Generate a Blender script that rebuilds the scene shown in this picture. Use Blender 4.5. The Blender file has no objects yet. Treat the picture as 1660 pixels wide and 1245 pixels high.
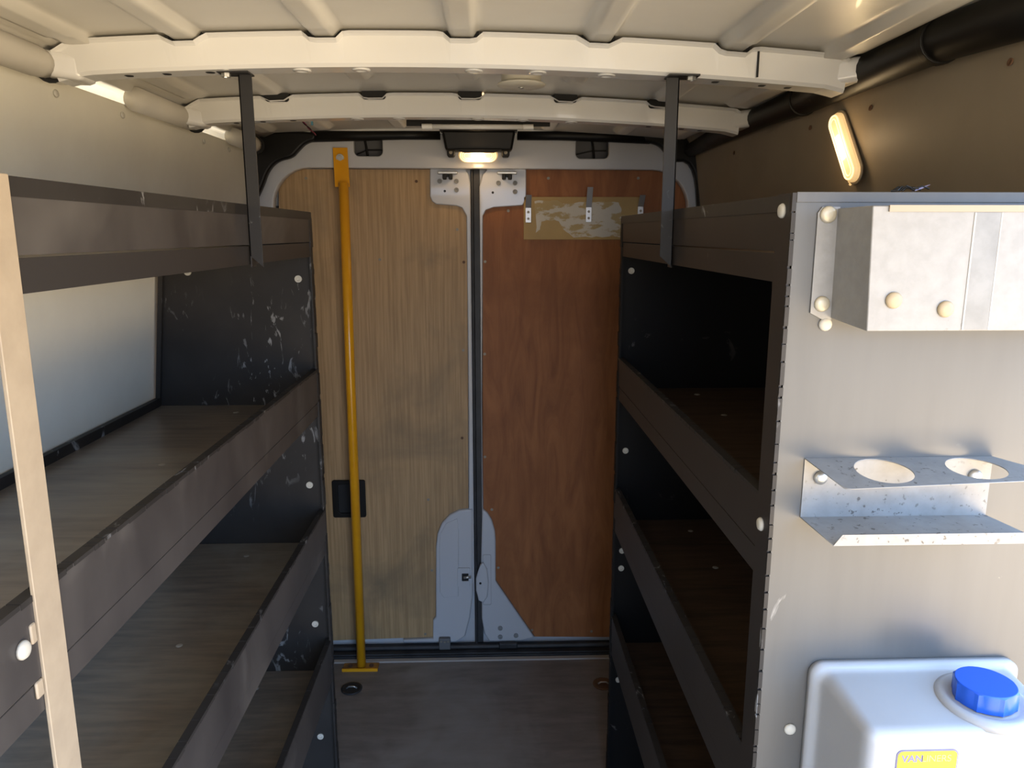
import bpy, bmesh, math, random
from mathutils import Vector, Matrix
PI = math.pi
sc = bpy.context.scene
COL = sc.collection

# ---------------------------------------------------------------- camera
cam = bpy.data.cameras.new('camera'); cam.sensor_width = 36; cam.lens = 36 * 1220 / 1660
cam.clip_start = 0.02
co = bpy.data.objects.new('camera', cam); COL.objects.link(co)
co.location = (0, 0, 1.70)
co.rotation_euler = (math.radians(90 - 11.3), 0, -math.radians(1.78))
sc.camera = co

# ---------------------------------------------------------------- world: open air outside the van
w = bpy.data.worlds.new('outdoors'); sc.world = w; w.use_nodes = True
nt = w.node_tree; nt.nodes.clear()
wo = nt.nodes.new('ShaderNodeOutputWorld'); bg = nt.nodes.new('ShaderNodeBackground')
tc = nt.nodes.new('ShaderNodeTexCoord'); sp = nt.nodes.new('ShaderNodeSeparateXYZ')
mr = nt.nodes.new('ShaderNodeMapRange'); mr.inputs[1].default_value = -1; mr.inputs[2].default_value = 1
cr = nt.nodes.new('ShaderNodeValToRGB')
cr.color_ramp.elements[0].position = 0.46; cr.color_ramp.elements[0].color = (0.66, 0.53, 0.36, 1)
cr.color_ramp.elements[1].position = 0.54; cr.color_ramp.elements[1].color = (0.38, 0.60, 0.97, 1)
nt.links.new(tc.outputs['Generated'], sp.inputs[0]); nt.links.new(sp.outputs[2], mr.inputs[0])
nt.links.new(mr.outputs[0], cr.inputs[0]); nt.links.new(cr.outputs[0], bg.inputs[0])
bg.inputs[1].default_value = 5.7
nt.links.new(bg.outputs[0], wo.inputs[0])

def area(name, loc, target, sx, sy, power, color, portal=False):
    l = bpy.data.lights.new(name, 'AREA'); l.shape = 'RECTANGLE'; l.size = sx; l.size_y = sy
    l.energy = power; l.color = color
    if portal: l.cycles.is_portal = True
    o = bpy.data.objects.new(name, l); COL.objects.link(o); o.location = loc
    o.rotation_euler = (Vector(target) - Vector(loc)).to_track_quat('-Z', 'Y').to_euler()
    return o
# sunlit ground outside the open side door, shining up and inwards
area('sunlit_ground_bounce', (2.05, -1.05, 0.62), (0.5, 0.9, 1.4), 0.55, 0.55, 19, (1.0, 0.76, 0.48))
# daylight openings: side door and cab
area('side_door_portal', (0.92, 0.1, 1.0), (-1, 0.1, 1.0), 1.5, 2.0, 1, (1, 1, 1), True)
area('cab_portal', (0.42, -0.85, 1.1), (0.42, 1, 1.1), 1.0, 2.0, 1, (1, 1, 1), True)

sc.view_settings.view_transform = 'Standard'; sc.view_settings.look = 'None'
sc.view_settings.gamma = 1; sc.view_settings.use_curve_mapping = False
sc.view_settings.exposure = 0.65

# ---------------------------------------------------------------- materials
def mat(name, c1, rough=0.5, c2=None, scale=8, stretch=(1, 1, 1), contrast=(0.35, 0.65), metal=0.0, bump=0.0, bscale=None,
        marks=None, mscale=20, mstretch=(1, 1, 1), mth=0.66, mamt=1.0, dist=0.0, spec=0.5, coat=0.0, detail=6, mdist=1.5, dirt=None, dscale=2.0, dth=(0.5, 0.8), emit=None, estr=0):
    m = bpy.data.materials.new(name); m.use_nodes = True; n = m.node_tree; L = n.links
    b = n.nodes['Principled BSDF']; b.inputs['Roughness'].default_value = rough; b.inputs['Metallic'].default_value = metal
    b.inputs['Specular IOR Level'].default_value = spec; b.inputs['Coat Weight'].default_value = coat
    b.inputs['Base Color'].default_value = (*c1, 1)
    t = n.nodes.new('ShaderNodeTexCoord')
    def noise(sca, st, det=detail, ds=0.0, seed=0):
        mp = n.nodes.new('ShaderNodeMapping'); mp.inputs['Scale'].default_value = st; mp.inputs['Location'].default_value = (seed, seed * 1.7, seed * .6)
        L.new(t.outputs['Object'], mp.inputs[0])
        x = n.nodes.new('ShaderNodeTexNoise'); x.inputs['Scale'].default_value = sca; x.inputs['Detail'].default_value = det
        x.inputs['Distortion'].default_value = ds; x.inputs['Roughness'].default_value = 0.6
        L.new(mp.outputs[0], x.inputs['Vector']); return x
    def ramp(src, a, b_):
        r = n.nodes.new('ShaderNodeMapRange'); r.inputs[1].default_value = a; r.inputs[2].default_value = b_; r.clamp = True
        L.new(src, r.inputs[0]); return r.outputs[0]
    def mix(fac, A, B):
        x = n.nodes.new('ShaderNodeMix'); x.data_type = 'RGBA'; L.new(fac, x.inputs[0])
        for v, i in ((A, 6), (B, 7)):
            if isinstance(v, tuple): x.inputs[i].default_value = (*v, 1)
            else: L.new(v, x.inputs[i])
        return x.outputs[2]
    cur = c1
    nz = None
    if c2:
        nz = noise(scale, stretch, ds=dist); cur = mix(ramp(nz.outputs[0], *contrast), c1, c2)
    if dirt:
        dn = noise(dscale, (1, 1, 1), 4, 0.6, 3.3); cur = mix(ramp(dn.outputs[0], *dth), cur, dirt)
    if marks:
        mn = noise(mscale, mstretch, 5 if mdist else 2, mdist, 7.1); g = noise(2.3, (1, 1, 1), 2, 0, 5.0)
        f1 = ramp(mn.outputs[0], mth, mth + 0.06); f2 = ramp(g.outputs[0], 0.48, 0.62)
        mu = n.nodes.new('ShaderNodeMath'); mu.operation = 'MULTIPLY'; L.new(f1, mu.inputs[0]); L.new(f2, mu.inputs[1])
        mu2 = n.nodes.new('ShaderNodeMath'); mu2.operation = 'MULTIPLY'; L.new(mu.outputs[0], mu2.inputs[0]); mu2.inputs[1].default_value = mamt
        cur = mix(mu2.outputs[0], cur, marks)
    if not isinstance(cur, tuple): L.new(cur, b.inputs['Base Color'])
    if bump:
        bn = noise(bscale or scale, stretch, 4, 0, 1.0); bu = n.nodes.new('ShaderNodeBump'); bu.inputs['Strength'].default_value = bump
        bu.inputs['Distance'].default_value = 0.002; L.new(bn.outputs[0], bu.inputs['Height']); L.new(bu.outputs[0], b.inputs['Normal'])
    if emit:
        b.inputs['Emission Color'].default_value = (*emit, 1); b.inputs['Emission Strength'].default_value = estr
    return m

M = {}
M['white'] = mat('white_paint', (0.70, 0.69, 0.66), 0.22, coat=0.3)
M['frame'] = mat('frame_paint', (0.50, 0.505, 0.52), 0.22, coat=0.3)
M['roof'] = mat('roof_paint', (0.66, 0.635, 0.575), 0.36, c2=(0.60, 0.575, 0.515), scale=3, coat=0.08)
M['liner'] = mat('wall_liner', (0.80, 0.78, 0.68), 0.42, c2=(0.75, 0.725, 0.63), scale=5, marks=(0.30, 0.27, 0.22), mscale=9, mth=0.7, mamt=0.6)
M['linerR'] = mat('wall_liner_shaded', (0.25, 0.205, 0.145), 0.55, c2=(0.215, 0.175, 0.122), scale=4, marks=(0.13, 0.10, 0.07), mscale=9, mth=0.70, mamt=0.7)  # lining colour darkened to paint in the shade on the right wall
M['plyL'] = mat('oak_ply', (0.45, 0.29, 0.138), 0.55, c2=(0.33, 0.205, 0.092), scale=6, stretch=(22, 22, 0.6), contrast=(0.38, 0.62), dirt=(0.20, 0.14, 0.075), dscale=3.0, dth=(0.46, 0.76))
M['plyR'] = mat('red_ply', (0.35, 0.135, 0.046), 0.55, spec=0.3, c2=(0.225, 0.080, 0.026), scale=3, stretch=(5, 5, 0.8), dist=1.6, contrast=(0.35, 0.68), dirt=(0.22, 0.075, 0.022), dscale=2.5, dth=(0.5, 0.8))
M['floor'] = mat('floor_ply', (0.225, 0.195, 0.175), 0.5, c2=(0.16, 0.138, 0.122), scale=4, stretch=(1.5, 6, 1), dirt=(0.30, 0.28, 0.265), dscale=2.2, dth=(0.52, 0.8), marks=(0.06, 0.045, 0.035), mscale=30, mth=0.70)
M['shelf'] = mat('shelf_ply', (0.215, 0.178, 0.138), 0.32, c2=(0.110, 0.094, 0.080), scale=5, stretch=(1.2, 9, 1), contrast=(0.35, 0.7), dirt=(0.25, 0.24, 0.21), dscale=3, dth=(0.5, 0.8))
M['shelfR'] = mat('shelf_ply_shaded', (0.085, 0.055, 0.036), 0.6, spec=.25, c2=(0.038, 0.026, 0.018), scale=5, stretch=(1.2, 9, 1), contrast=(0.35, 0.7))  # shelf board colour with the right rack's shade put in
M['lip'] = mat('brown_black_steel', (0.058, 0.052, 0.049), 0.40, dirt=(0.12, 0.11, 0.10), dscale=3.5, dth=(0.56, 0.80), c2=(0.036, 0.032, 0.031), scale=4, stretch=(1, 2, 1), marks=(0.28, 0.26, 0.24), mscale=14, mstretch=(1, 1, 0.5), mth=0.68, mamt=0.35)
M['lowsteel'] = mat('dark_steel', (0.030, 0.027, 0.026), 0.42, marks=(.2, .2, .2), mscale=20, mth=.68, mamt=.6)
M['lipR'] = mat('brown_steel_shaded', (0.031, 0.025, 0.022), 0.45, c2=(0.022, 0.018, 0.016), scale=4, marks=(0.2, 0.18, 0.16), mscale=14, mth=0.7, mamt=0.3, spec=0.3)  # lip colour lowered to carry the dim light on the right side
M['black'] = mat('black_panel', (0.030, 0.027, 0.025), 0.5, c2=(0.020, 0.018, 0.017), scale=6, marks=(0.30, 0.30, 0.30), mscale=15, mstretch=(2.2, 1, .8), mth=0.60, mamt=0.85, spec=0.3)
M['blackR'] = mat('black_panel_shaded', (0.006, 0.0055, 0.0055), 0.6, spec=0.2, marks=(0.13, 0.12, 0.11), mscale=13, mth=0.66, mamt=0.5)  # black panel copy, right-hand shade painted into the colour
M['bar'] = mat('black_bar', (0.022, 0.021, 0.021), 0.45, spec=0.3, marks=(0.25, 0.25, 0.25), mscale=40, mth=0.64, mamt=0.7)
M['plastic'] = mat('black_plastic', (0.006, 0.0055, 0.005), 0.45, spec=0.28)
M['foam'] = mat('grey_foam', (0.55, 0.52, 0.46), 0.7)
M['dark'] = mat('dark_cavity', (0.012, 0.012, 0.012), 0.8)
M['rubber'] = mat('rubber', (0.014, 0.014, 0.015), 0.55, c2=(0.03, 0.03, 0.032), scale=12)
M['yellow'] = mat('yellow_paint', (0.78, 0.36, 0.010), 0.28, c2=(0.72, 0.31, 0.008), scale=10, marks=(0.25, 0.12, 0.03), mscale=60, mstretch=(1, 1, 0.4), mth=0.68, mamt=0.8, coat=0.3)
M['screw'] = mat('zinc', (0.52, 0.52, 0.50), 0.35, metal=0.8)
M['rust'] = mat('rusty_bolt', (0.12, 0.06, 0.03), 0.7)
M['rivet'] = mat('rivet_head', (0.50, 0.48, 0.42), 0.45)
M['panel'] = mat('grey_painted_steel', (0.100, 0.099, 0.096), 0.42, c2=(0.086, 0.085, 0.083), scale=3, stretch=(5, 5, 0.5), marks=(0.6, 0.58, 0.54), mscale=10, mstretch=(1, 1, 1.0), mth=0.70, mamt=0.3, metal=0.15)
M['galv'] = mat('galvanised', (0.27, 0.266, 0.258), 0.5, c2=(0.235, 0.231, 0.224), scale=60, marks=(0.10, 0.09, 0.08), mscale=125, mdist=0.0, mth=0.625, metal=0.25)
M['post'] = mat('beige_post', (0.37, 0.30, 0.215), 0.5, c2=(0.325, 0.262, 0.188), scale=25, bump=0.3, marks=(0.30, 0.25, 0.2), mscale=40, mth=0.7)
M['tank'] = mat('tank_plastic', (0.36, 0.366, 0.38), 0.35, c2=(0.34, 0.346, 0.36), scale=6, marks=(0.35, 0.33, 0.27), mscale=40, mth=0.69, mamt=0.6)
M['blue'] = mat('blue_cap', (0.008, 0.085, 0.55), 0.32)
M['styellow'] = mat('sticker_yellow', (0.75, 0.60, 0.015), 0.35)
M['stgrey'] = mat('sticker_grey', (0.13, 0.12, 0.24), 0.4)
M['stwhite'] = mat('sticker_pale', (0.30, 0.25, 0.14), 0.4)
M['board'] = mat('hook_board', (0.47, 0.31, 0.105), 0.55, c2=(0.40, 0.26, 0.085), scale=5)
M['paper'] = mat('paper_residue', (0.62, 0.57, 0.47), 0.7, c2=(0.45, 0.33, 0.15), scale=16, stretch=(1, 1, 2.2), contrast=(0.50, 0.56))
M['steel'] = mat('hook_steel', (0.50, 0.50, 0.50), 0.35, metal=0.6)
M['cream'] = mat('cream_plastic', (0.70, 0.66, 0.55), 0.4)
M['offwhite'] = mat('off_white', (0.78, 0.76, 0.70), 0.4, emit=(1.0, 0.85, 0.68), estr=0.0)
M['wire'] = mat('wire_red', (0.22, 0.03, 0.06), 0.5)
M['clip'] = mat('blue_clip', (0.10, 0.28, 0.38), 0.5)
M['tape'] = mat('tan_tape', (0.52, 0.40, 0.24), 0.5)
M['bulb'] = mat('bulb', (1, 0.9, 0.7), 0.4, emit=(1.0, 0.78, 0.42), estr=26)
M['lens'] = mat('lamp_lens', (0.9, 0.72, 0.45), 0.25, emit=(1.0, 0.62, 0.24), estr=0.42)
M['lensrib'] = mat('lens_rib', (0.9, 0.75, 0.5), 0.3, emit=(1.0, 0.68, 0.34), estr=1.0)

# ---------------------------------------------------------------- helpers
def link(o, parent=None):
    COL.objects.link(o)
    if parent:
        o.parent = parent; o.matrix_parent_inverse = Matrix.Translation(-parent.location) if False else parent_inv(parent)
    return o
def parent_inv(p):
    # rebuild the parent's world matrix from its own transform chain
    m = Matrix.LocRotScale(p.location, p.rotation_euler, p.scale)
    if p.parent: m = parent_world(p)
    return m.inverted()
def parent_world(p):
    m = Matrix.LocRotScale(p.location, p.rotation_euler, p.scale)
    if p.parent: m = parent_world(p.parent) @ p.matrix_parent_inverse @ m
    return m
def tag(o, label=None, cat=None, group=None, kind=None):
    if label: o['label'] = label
    if cat: o['category'] = cat
    if group: o['group'] = group
    if kind: o['kind'] = kind
    return o
def thing(name, label, cat, loc=(0, 0, 0), group=None):
    o = bpy.data.objects.new(name, None); COL.objects.link(o); o.location = loc; o.empty_display_size = 0.05
    return tag(o, label, cat, group)
def obj(name, bm, m, parent=None, bevel=0.0, smooth=False, label=None):
    if isinstance(bm, bmesh.types.BMesh):
        bmesh.ops.recalc_face_normals(bm, faces=bm.faces)
        me = bpy.data.meshes.new(name); bm.to_mesh(me); bm.free()
    else: me = bm
    me.materials.clear(); me.materials.append(m)
    o = bpy.data.objects.new(name, me); link(o, parent)
    if smooth:
        for p in me.polygons: p.use_smooth = True
    if bevel:
        b = o.modifiers.new('bevel', 'BEVEL'); b.width = bevel; b.segments = 2; b.limit_method = 'ANGLE'; b.angle_limit = math.radians(35)
        for p in me.polygons: p.use_smooth = True
        b.harden_normals = True
    if label: o['label'] = label
    return o
def B(): return bmesh.new()
def box(bm, x0, x1, y0, y1, z0, z1):
    v = [bm.verts.new(p) for p in ((x0, y0, z0), (x1, y0, z0), (x1, y1, z0), (x0, y1, z0), (x0, y0, z1), (x1, y0, z1), (x1, y1, z1), (x0, y1, z1))]
    for f in ((0, 1, 2, 3), (4, 5, 6, 7), (0, 1, 5, 4), (1, 2, 6, 5), (2, 3, 7, 6), (3, 0, 4, 7)): bm.faces.new([v[i] for i in f])
    return v
def hexa(bm, pts):   # 8 points: bottom loop, top loop
    v = [bm.verts.new(p) for p in pts]
    for f in ((0, 1, 2, 3), (4, 5, 6, 7), (0, 1, 5, 4), (1, 2, 6, 5), (2, 3, 7, 6), (3, 0, 4, 7)): bm.faces.new([v[i] for i in f])
def prism(bm, pts, y0, y1, axes='xz'):   # polygon in a plane, extruded along the third axis
    def P(a, b, c):
        return {'xz': (a, c, b), 'yz': (c, a, b), 'xy': (a, b, c)}[axes]
    f0 = [bm.verts.new(P(a, b, y0)) for a, b in pts]; f1 = [bm.verts.new(P(a, b, y1)) for a, b in pts]
    bm.faces.new(f0); bm.faces.new(f1[::-1]); n = len(pts)
    for i in range(n): bm.faces.new((f0[i], f0[(i + 1) % n], f1[(i + 1) % n], f1[i]))
def tube(bm, path, r, seg=14, cap=True, radii=None):
    path = [Vector(p) for p in path]; rings = []
    up = Vector((0, 0, 1)); prev = None
    for i, p in enumerate(path):
        d = (path[min(i + 1, len(path) - 1)] - path[max(i - 1, 0)]).normalized()
        a = prev if prev else (up if abs(d.z) < 0.9 else Vector((1, 0, 0)))
        s = d.cross(a).normalized(); a2 = s.cross(d).normalized(); prev = a2
        rr = radii[i] if radii else r
        rings.append([bm.verts.new(p + rr * (math.cos(2 * PI * k / seg) * a2 + math.sin(2 * PI * k / seg) * s)) for k in range(seg)])
    for A, Bq in zip(rings, rings[1:]):
        for k in range(seg): bm.faces.new((A[k], A[(k + 1) % seg], Bq[(k + 1) % seg], Bq[k]))
    if cap: bm.faces.new(rings[0]); bm.faces.new(rings[-1][::-1])
def lathe(bm, prof, c, axis, seg=20):   # prof: (radius, height along axis)
    axis = Vector(axis).normalized(); a = Vector((0, 0, 1)) if abs(axis.z) < 0.9 else Vector((1, 0, 0))
    s = axis.cross(a).normalized(); t = s.cross(axis); c = Vector(c); rings = []
    for r, h in prof:
        if r < 1e-6: rings.append([bm.verts.new(c + axis * h)])
        else: rings.append([bm.verts.new(c + axis * h + r * (math.cos(2 * PI * k / seg) * s + math.sin(2 * PI * k / seg) * t)) for k in range(seg)])
    for A, Q in zip(rings, rings[1:]):
        for k in range(seg):
            q = [A[k % len(A)], A[(k + 1) % len(A)], Q[(k + 1) % len(Q)], Q[k % len(Q)]]
            u = []
            for x in q:
                if x not in u: u.append(x)
            if len(u) > 2: bm.faces.new(u)
    for R in (rings[0], rings[-1]):
        if len(R) > 2: bm.faces.new(R)
def rrect(x0, x1, z0, z1, r, n=6):
    P = []
    for cx, cz, a0 in ((x1 - r, z1 - r, 0), (x0 + r, z1 - r, 90), (x0 + r, z0 + r, 180), (x1 - r, z0 + r, 270)):
        for k in range(n + 1):
            a = math.radians(a0 + 90 * k / n); P.append((cx + r * math.cos(a), cz + r * math.sin(a)))
    return P
def smooth_poly(pts, it=2, keep=()):
    for _ in range(it):
        q = []
        n = len(pts)
        for i in range(n):
            a, b = Vector(pts[i]), Vector(pts[(i + 1) % n])
            q.append(tuple(a * 0.75 + b * 0.25)); q.append(tuple(a * 0.25 + b * 0.75))
        pts = q
    return pts
def plate(outer, holes, c0, c1, axes='xz', bev=0.0):
    """flat plate with holes: filled 2D curve turned into a mesh"""
    cu = bpy.data.curves.new('outline', 'CURVE'); cu.dimensions = '2D'; cu.fill_mode = 'BOTH'; cu.extrude = (c1 - c0) / 2 - bev
    if bev: cu.bevel_depth = bev; cu.bevel_resolution = 1; cu.offset = -bev
    for P in [outer] + list(holes):
        s = cu.splines.new('POLY'); s.points.add(len(P) - 1); s.use_cyclic_u = True
        for i, (a, b) in enumerate(P): s.points[i].co = (a, b, 0, 1)
    o = bpy.data.objects.new('outline', cu); COL.objects.link(o)
    me = bpy.data.meshes.new_from_object(o); bpy.data.objects.remove(o); bpy.data.curves.remove(cu)
    m = (c0 + c1) / 2
    for v in me.vertices:
        a, b, c = v.co
        v.co = {'xz': (a, c + m, b), 'yz': (c + m, a, b), 'xy': (a, b, c + m)}[axes]
    bm = bmesh.new(); bm.from_mesh(me); bpy.data.meshes.remove(me)
    bmesh.ops.remove_doubles(bm, verts=bm.verts, dist=1e-5)
    return bm
def textmesh(s, size, loc, parent, m, name, bold=0.0, space=1.0):
    cu = bpy.data.curves.new('t', 'FONT'); cu.body = s; cu.size = size; cu.extrude = 0.0002; cu.offset = bold; cu.space_character = space
    o = bpy.data.objects.new('t', cu); COL.objects.link(o); me = bpy.data.meshes.new_from_object(o)
    bpy.data.objects.remove(o)
    for v in me.vertices:
        a, b, c = v.co; v.co = (loc[0] + a, loc[1] - c, loc[2] + b)
    return obj(name, me, m, parent)

# shared rivet / screw heads, copied as parts
def disc_mesh(r, h, m, dome=True, seg=16, name='rivet'):
    bm = B(); lathe(bm, [(r, 0), (r, h * 0.4), (r * 0.8, h * 0.85), (r * 0.35, h), (0, h)] if dome else [(r, 0), (r, h), (r * .55, h), (r * .45, h * .5), (0, h * .5)], (0, 0, 0), (0, 0, 1), seg)
    bmesh.ops.recalc_face_normals(bm, faces=bm.faces)
    me = bpy.data.meshes.new(name); bm.to_mesh(me); bm.free(); me.materials.append(m)
    for p in me.polygons: p.use_smooth = dome
    return me
DULL = disc_mesh(0.0085, 0.002, mat('dull_rivet', (.30, .28, .24), .5))
RIV = disc_mesh(0.0085, 0.005, M['rivet']); RING = disc_mesh(0.0095, 0.004, M['rivet'], False)
SCR = disc_mesh(0.0054, 0.002, mat('dull_screw', (.26, .23, .18), .45, metal=.3), False, name='screw'); BOLT = disc_mesh(0.0095, 0.007, M['screw'], False, 6, name='bolt')
RSCR = disc_mesh(0.0055, 0.002, M['rust'], False, name='screw'); GBOLT = disc_mesh(0.010, 0.004, mat('grey_washer', (0.22, 0.22, 0.215), 0.5), False, name='bolt')
def head(name, me, loc, d, parent, s=1.0):
    o = bpy.data.objects.new(name, me); o.location = loc
    o.rotation_euler = Vector(d).to_track_quat('Z', 'Y').to_euler(); o.scale = (s, s, s)
    return link(o, parent)

# ---------------------------------------------------------------- shell
CX = -0.045
def half(z):           # half-width of the lined interior at height z
    P = [(0, 0.885), (0.9, 0.89), (1.23, 0.882), (1.58, 0.846), (1.99, 0.785)]
    for (a, x), (b, y) in zip(P, P[1:]):
        if z <= b: return x + (y - x) * (z - a) / (b - a)
    return P[-1][1]
def XL(z): return CX - half(z)
def XR(z): return CX + half(z)

bm = B(); box(bm, -0.96, 0.87, -0.9, 2.80, -0.03, 0.0)
fl = tag(obj('floor', bm, M['floor']), 'worn grey brown plywood floor of the load area', kind='structure')
for x, y in ((-0.53, 2.60), (0.432, 2.60)):
    bm = B(); lathe(bm, [(0.040, 0.0), (0.040, 0.004), (0.033, 0.0045), (0.027, 0.001), (0.0, 0.0005)], (x, y, 0), (0, 0, 1), 24)
    a = obj('tie_down_cup', bm, M['rubber'] if x < 0 else M['rust'], fl, smooth=True)
    bm = B(); tube(bm, [(x - .02, y, .003), (x - .01, y, .010), (x + .01, y, .010), (x + .02, y, .003)], 0.003, 8)
    obj('tie_down_bar', bm, M['screw'], a, smooth=True)
bm = B(); box(bm, -0.72, 0.62, 2.775, 2.795, -0.001, 0.006)
tag(obj('trim_1', bm, mat('edge_strip', (0.42, 0.38, 0.34), 0.5)), 'pale edge strip at the rear end of the floor', kind='structure')
bm = B(); box(bm, -0.95, 0.86, 2.80, 2.98, -0.04, 0.012); box(bm, -0.75, 0.72, 2.805, 2.83, 0.012, 0.02); tube(bm, [(-.8, 2.855, .018), (.75, 2.855, .018)], .015, 10)
tag(obj('trim_2', bm, M['rubber'], bevel=0.002), 'black rubber sill under the rear doors', kind='structure')

def wall(side, y0, y1, m, name, label):
    f = XL if side < 0 else XR; bm = B(); zs = [0, 0.5, 0.9, 1.23, 1.58, 1.78, 1.99]; a = []
    for z in zs:
        a.append([bm.verts.new((f(z) + side * t, y, z)) for t in (0, 0.006) for y in (y0, y1)])
    for p, q in zip(a, a[1:]):
        bm.faces.new((p[0], p[1], q[1], q[0])); bm.faces.new((p[2], p[3], q[3], q[2])); bm.faces.new((p[0], q[0], q[2], p[2])); bm.faces.new((p[1], q[1], q[3], p[3]))
    bm.faces.new((a[0][0], a[0][1], a[0][3], a[0][2])); bm.faces.new((a[-1][0], a[-1][1], a[-1][3], a[-1][2]))
    o = obj(name, bm, m); return tag(o, label, kind='structure')
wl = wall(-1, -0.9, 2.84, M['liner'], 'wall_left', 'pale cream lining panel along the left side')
wr = wall(1, 0.88, 2.84, M['linerR'], 'wall_right', 'beige lining panel along the right side, darkened with painted shade')
for y in (1.56, 1.83, 2.33, 2.55): head('rivet', RIV, (XL(1.965) + .001, y, 1.965), (1, 0, .15), wl, .9)
for y in (1.12, 1.52, 1.80, 2.35): head('rivet', RSCR, (XR(1.94) - .001, y, 1.94), (-1, 0, .15), wr, 1.0)

def arc(x): return 0.026 * ((x - CX) / 0.70) ** 2 + 0.008 * (x - CX) / 0.70
def roofz(x): return 2.064 - arc(x)
RIBS = [CX + 0.25 * k for k in (-2, -1, 0, 1, 2)] + [CX - 0.69, CX + 0.69]
BOWS = [(0.86, 0.92), (1.47, 1.535), (2.08, 2.14)]
bays = [(-0.55, 0.83), (0.95, 1.50), (1.545, 2.06), (2.2, 2.7)]
def ribdepth(x, y):
    d = 0
    for i, rx in enumerate(RIBS):
        hw = 0.029; u = abs(x - rx)
        if u < hw:
            e = min(1.0, (hw - u) / 0.010); e = e * e * (3 - 2 * e)
            for j, (a, b) in enumerate(bays):
                if j == 2 and abs(rx - CX) < 0.3: a, b = 1.545, 1.90
                if a < y < b:
                    g = min(1, (y - a) / 0.03) * min(1, (b - y) / (0.10 if j == 1 else 0.05)); d = max(d, 0.017 * e * max(0.0, g) + 0.0)
                    if j == 1: d = max(d, 0.013 * e)
    return d
bm = B()
xs = sorted(set([round(CX - 0.73 + 1.46 * i / 220, 5) for i in range(221)]))
ys = [-0.6 + 0.1 * i for i in range(19)] + [1.22 + 0.02 * i for i in range(81)]
g = [[bm.verts.new((x, y, roofz(x) - ribdepth(x, y))) for x in xs] for y in ys]
for A, Q in zip(g, g[1:]):
    for i in range(len(xs) - 1): bm.faces.new((A[i], A[i + 1], Q[i + 1], Q[i]))
# cants: rolled sides of the roof down to the lining, with ridges
ceil = tag(obj('ceiling', bm, M['roof'], smooth=True), 'white painted steel roof skin with lengthwise swages', kind='structure')
ceil.modifiers.new('thick', 'SOLIDIFY').thickness = -0.004
def cant(side, name, label):
    prof = [(0.70, roofz(CX + side * 0.70) + .002), (0.735, 2.034), (0.752, 2.036), (0.765, 2.018), (0.80, 2.020), (0.815, 2.030), (0.835, 2.026), (0.86, 1.985), (0.875, 1.90)]
    bm = B(); yy = [-0.6, 0, 0.5, 1, 1.5, 2, 2.4, 2.84]
    r = [[bm.verts.new((CX + side * a, y, z)) for a, z in prof] for y in yy]
    for A, Q in zip(r, r[1:]):
        for i in range(len(prof) - 1): bm.faces.new((A[i], A[i + 1], Q[i + 1], Q[i]))
    o = obj(name, bm, M['roof'], smooth=True); o.modifiers.new('thick', 'SOLIDIFY').thickness = 0.003
    return tag(o, label, kind='structure')
cant(-1, 'trim_3', 'white curved roof edge above the left lining'); cant(1, 'trim_4', 'white curved roof edge above the right lining')

bm = B(); box(bm, -0.96, -0.05, -0.93, -0.90, 0.0, 2.02); bm2 = bm
tag(obj('added_light_blocker', bm, M['black']), 'added dark panel behind the camera, blocks light from the cab', kind='structure')  # unseen panel added to keep cab light off the right rack
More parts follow.
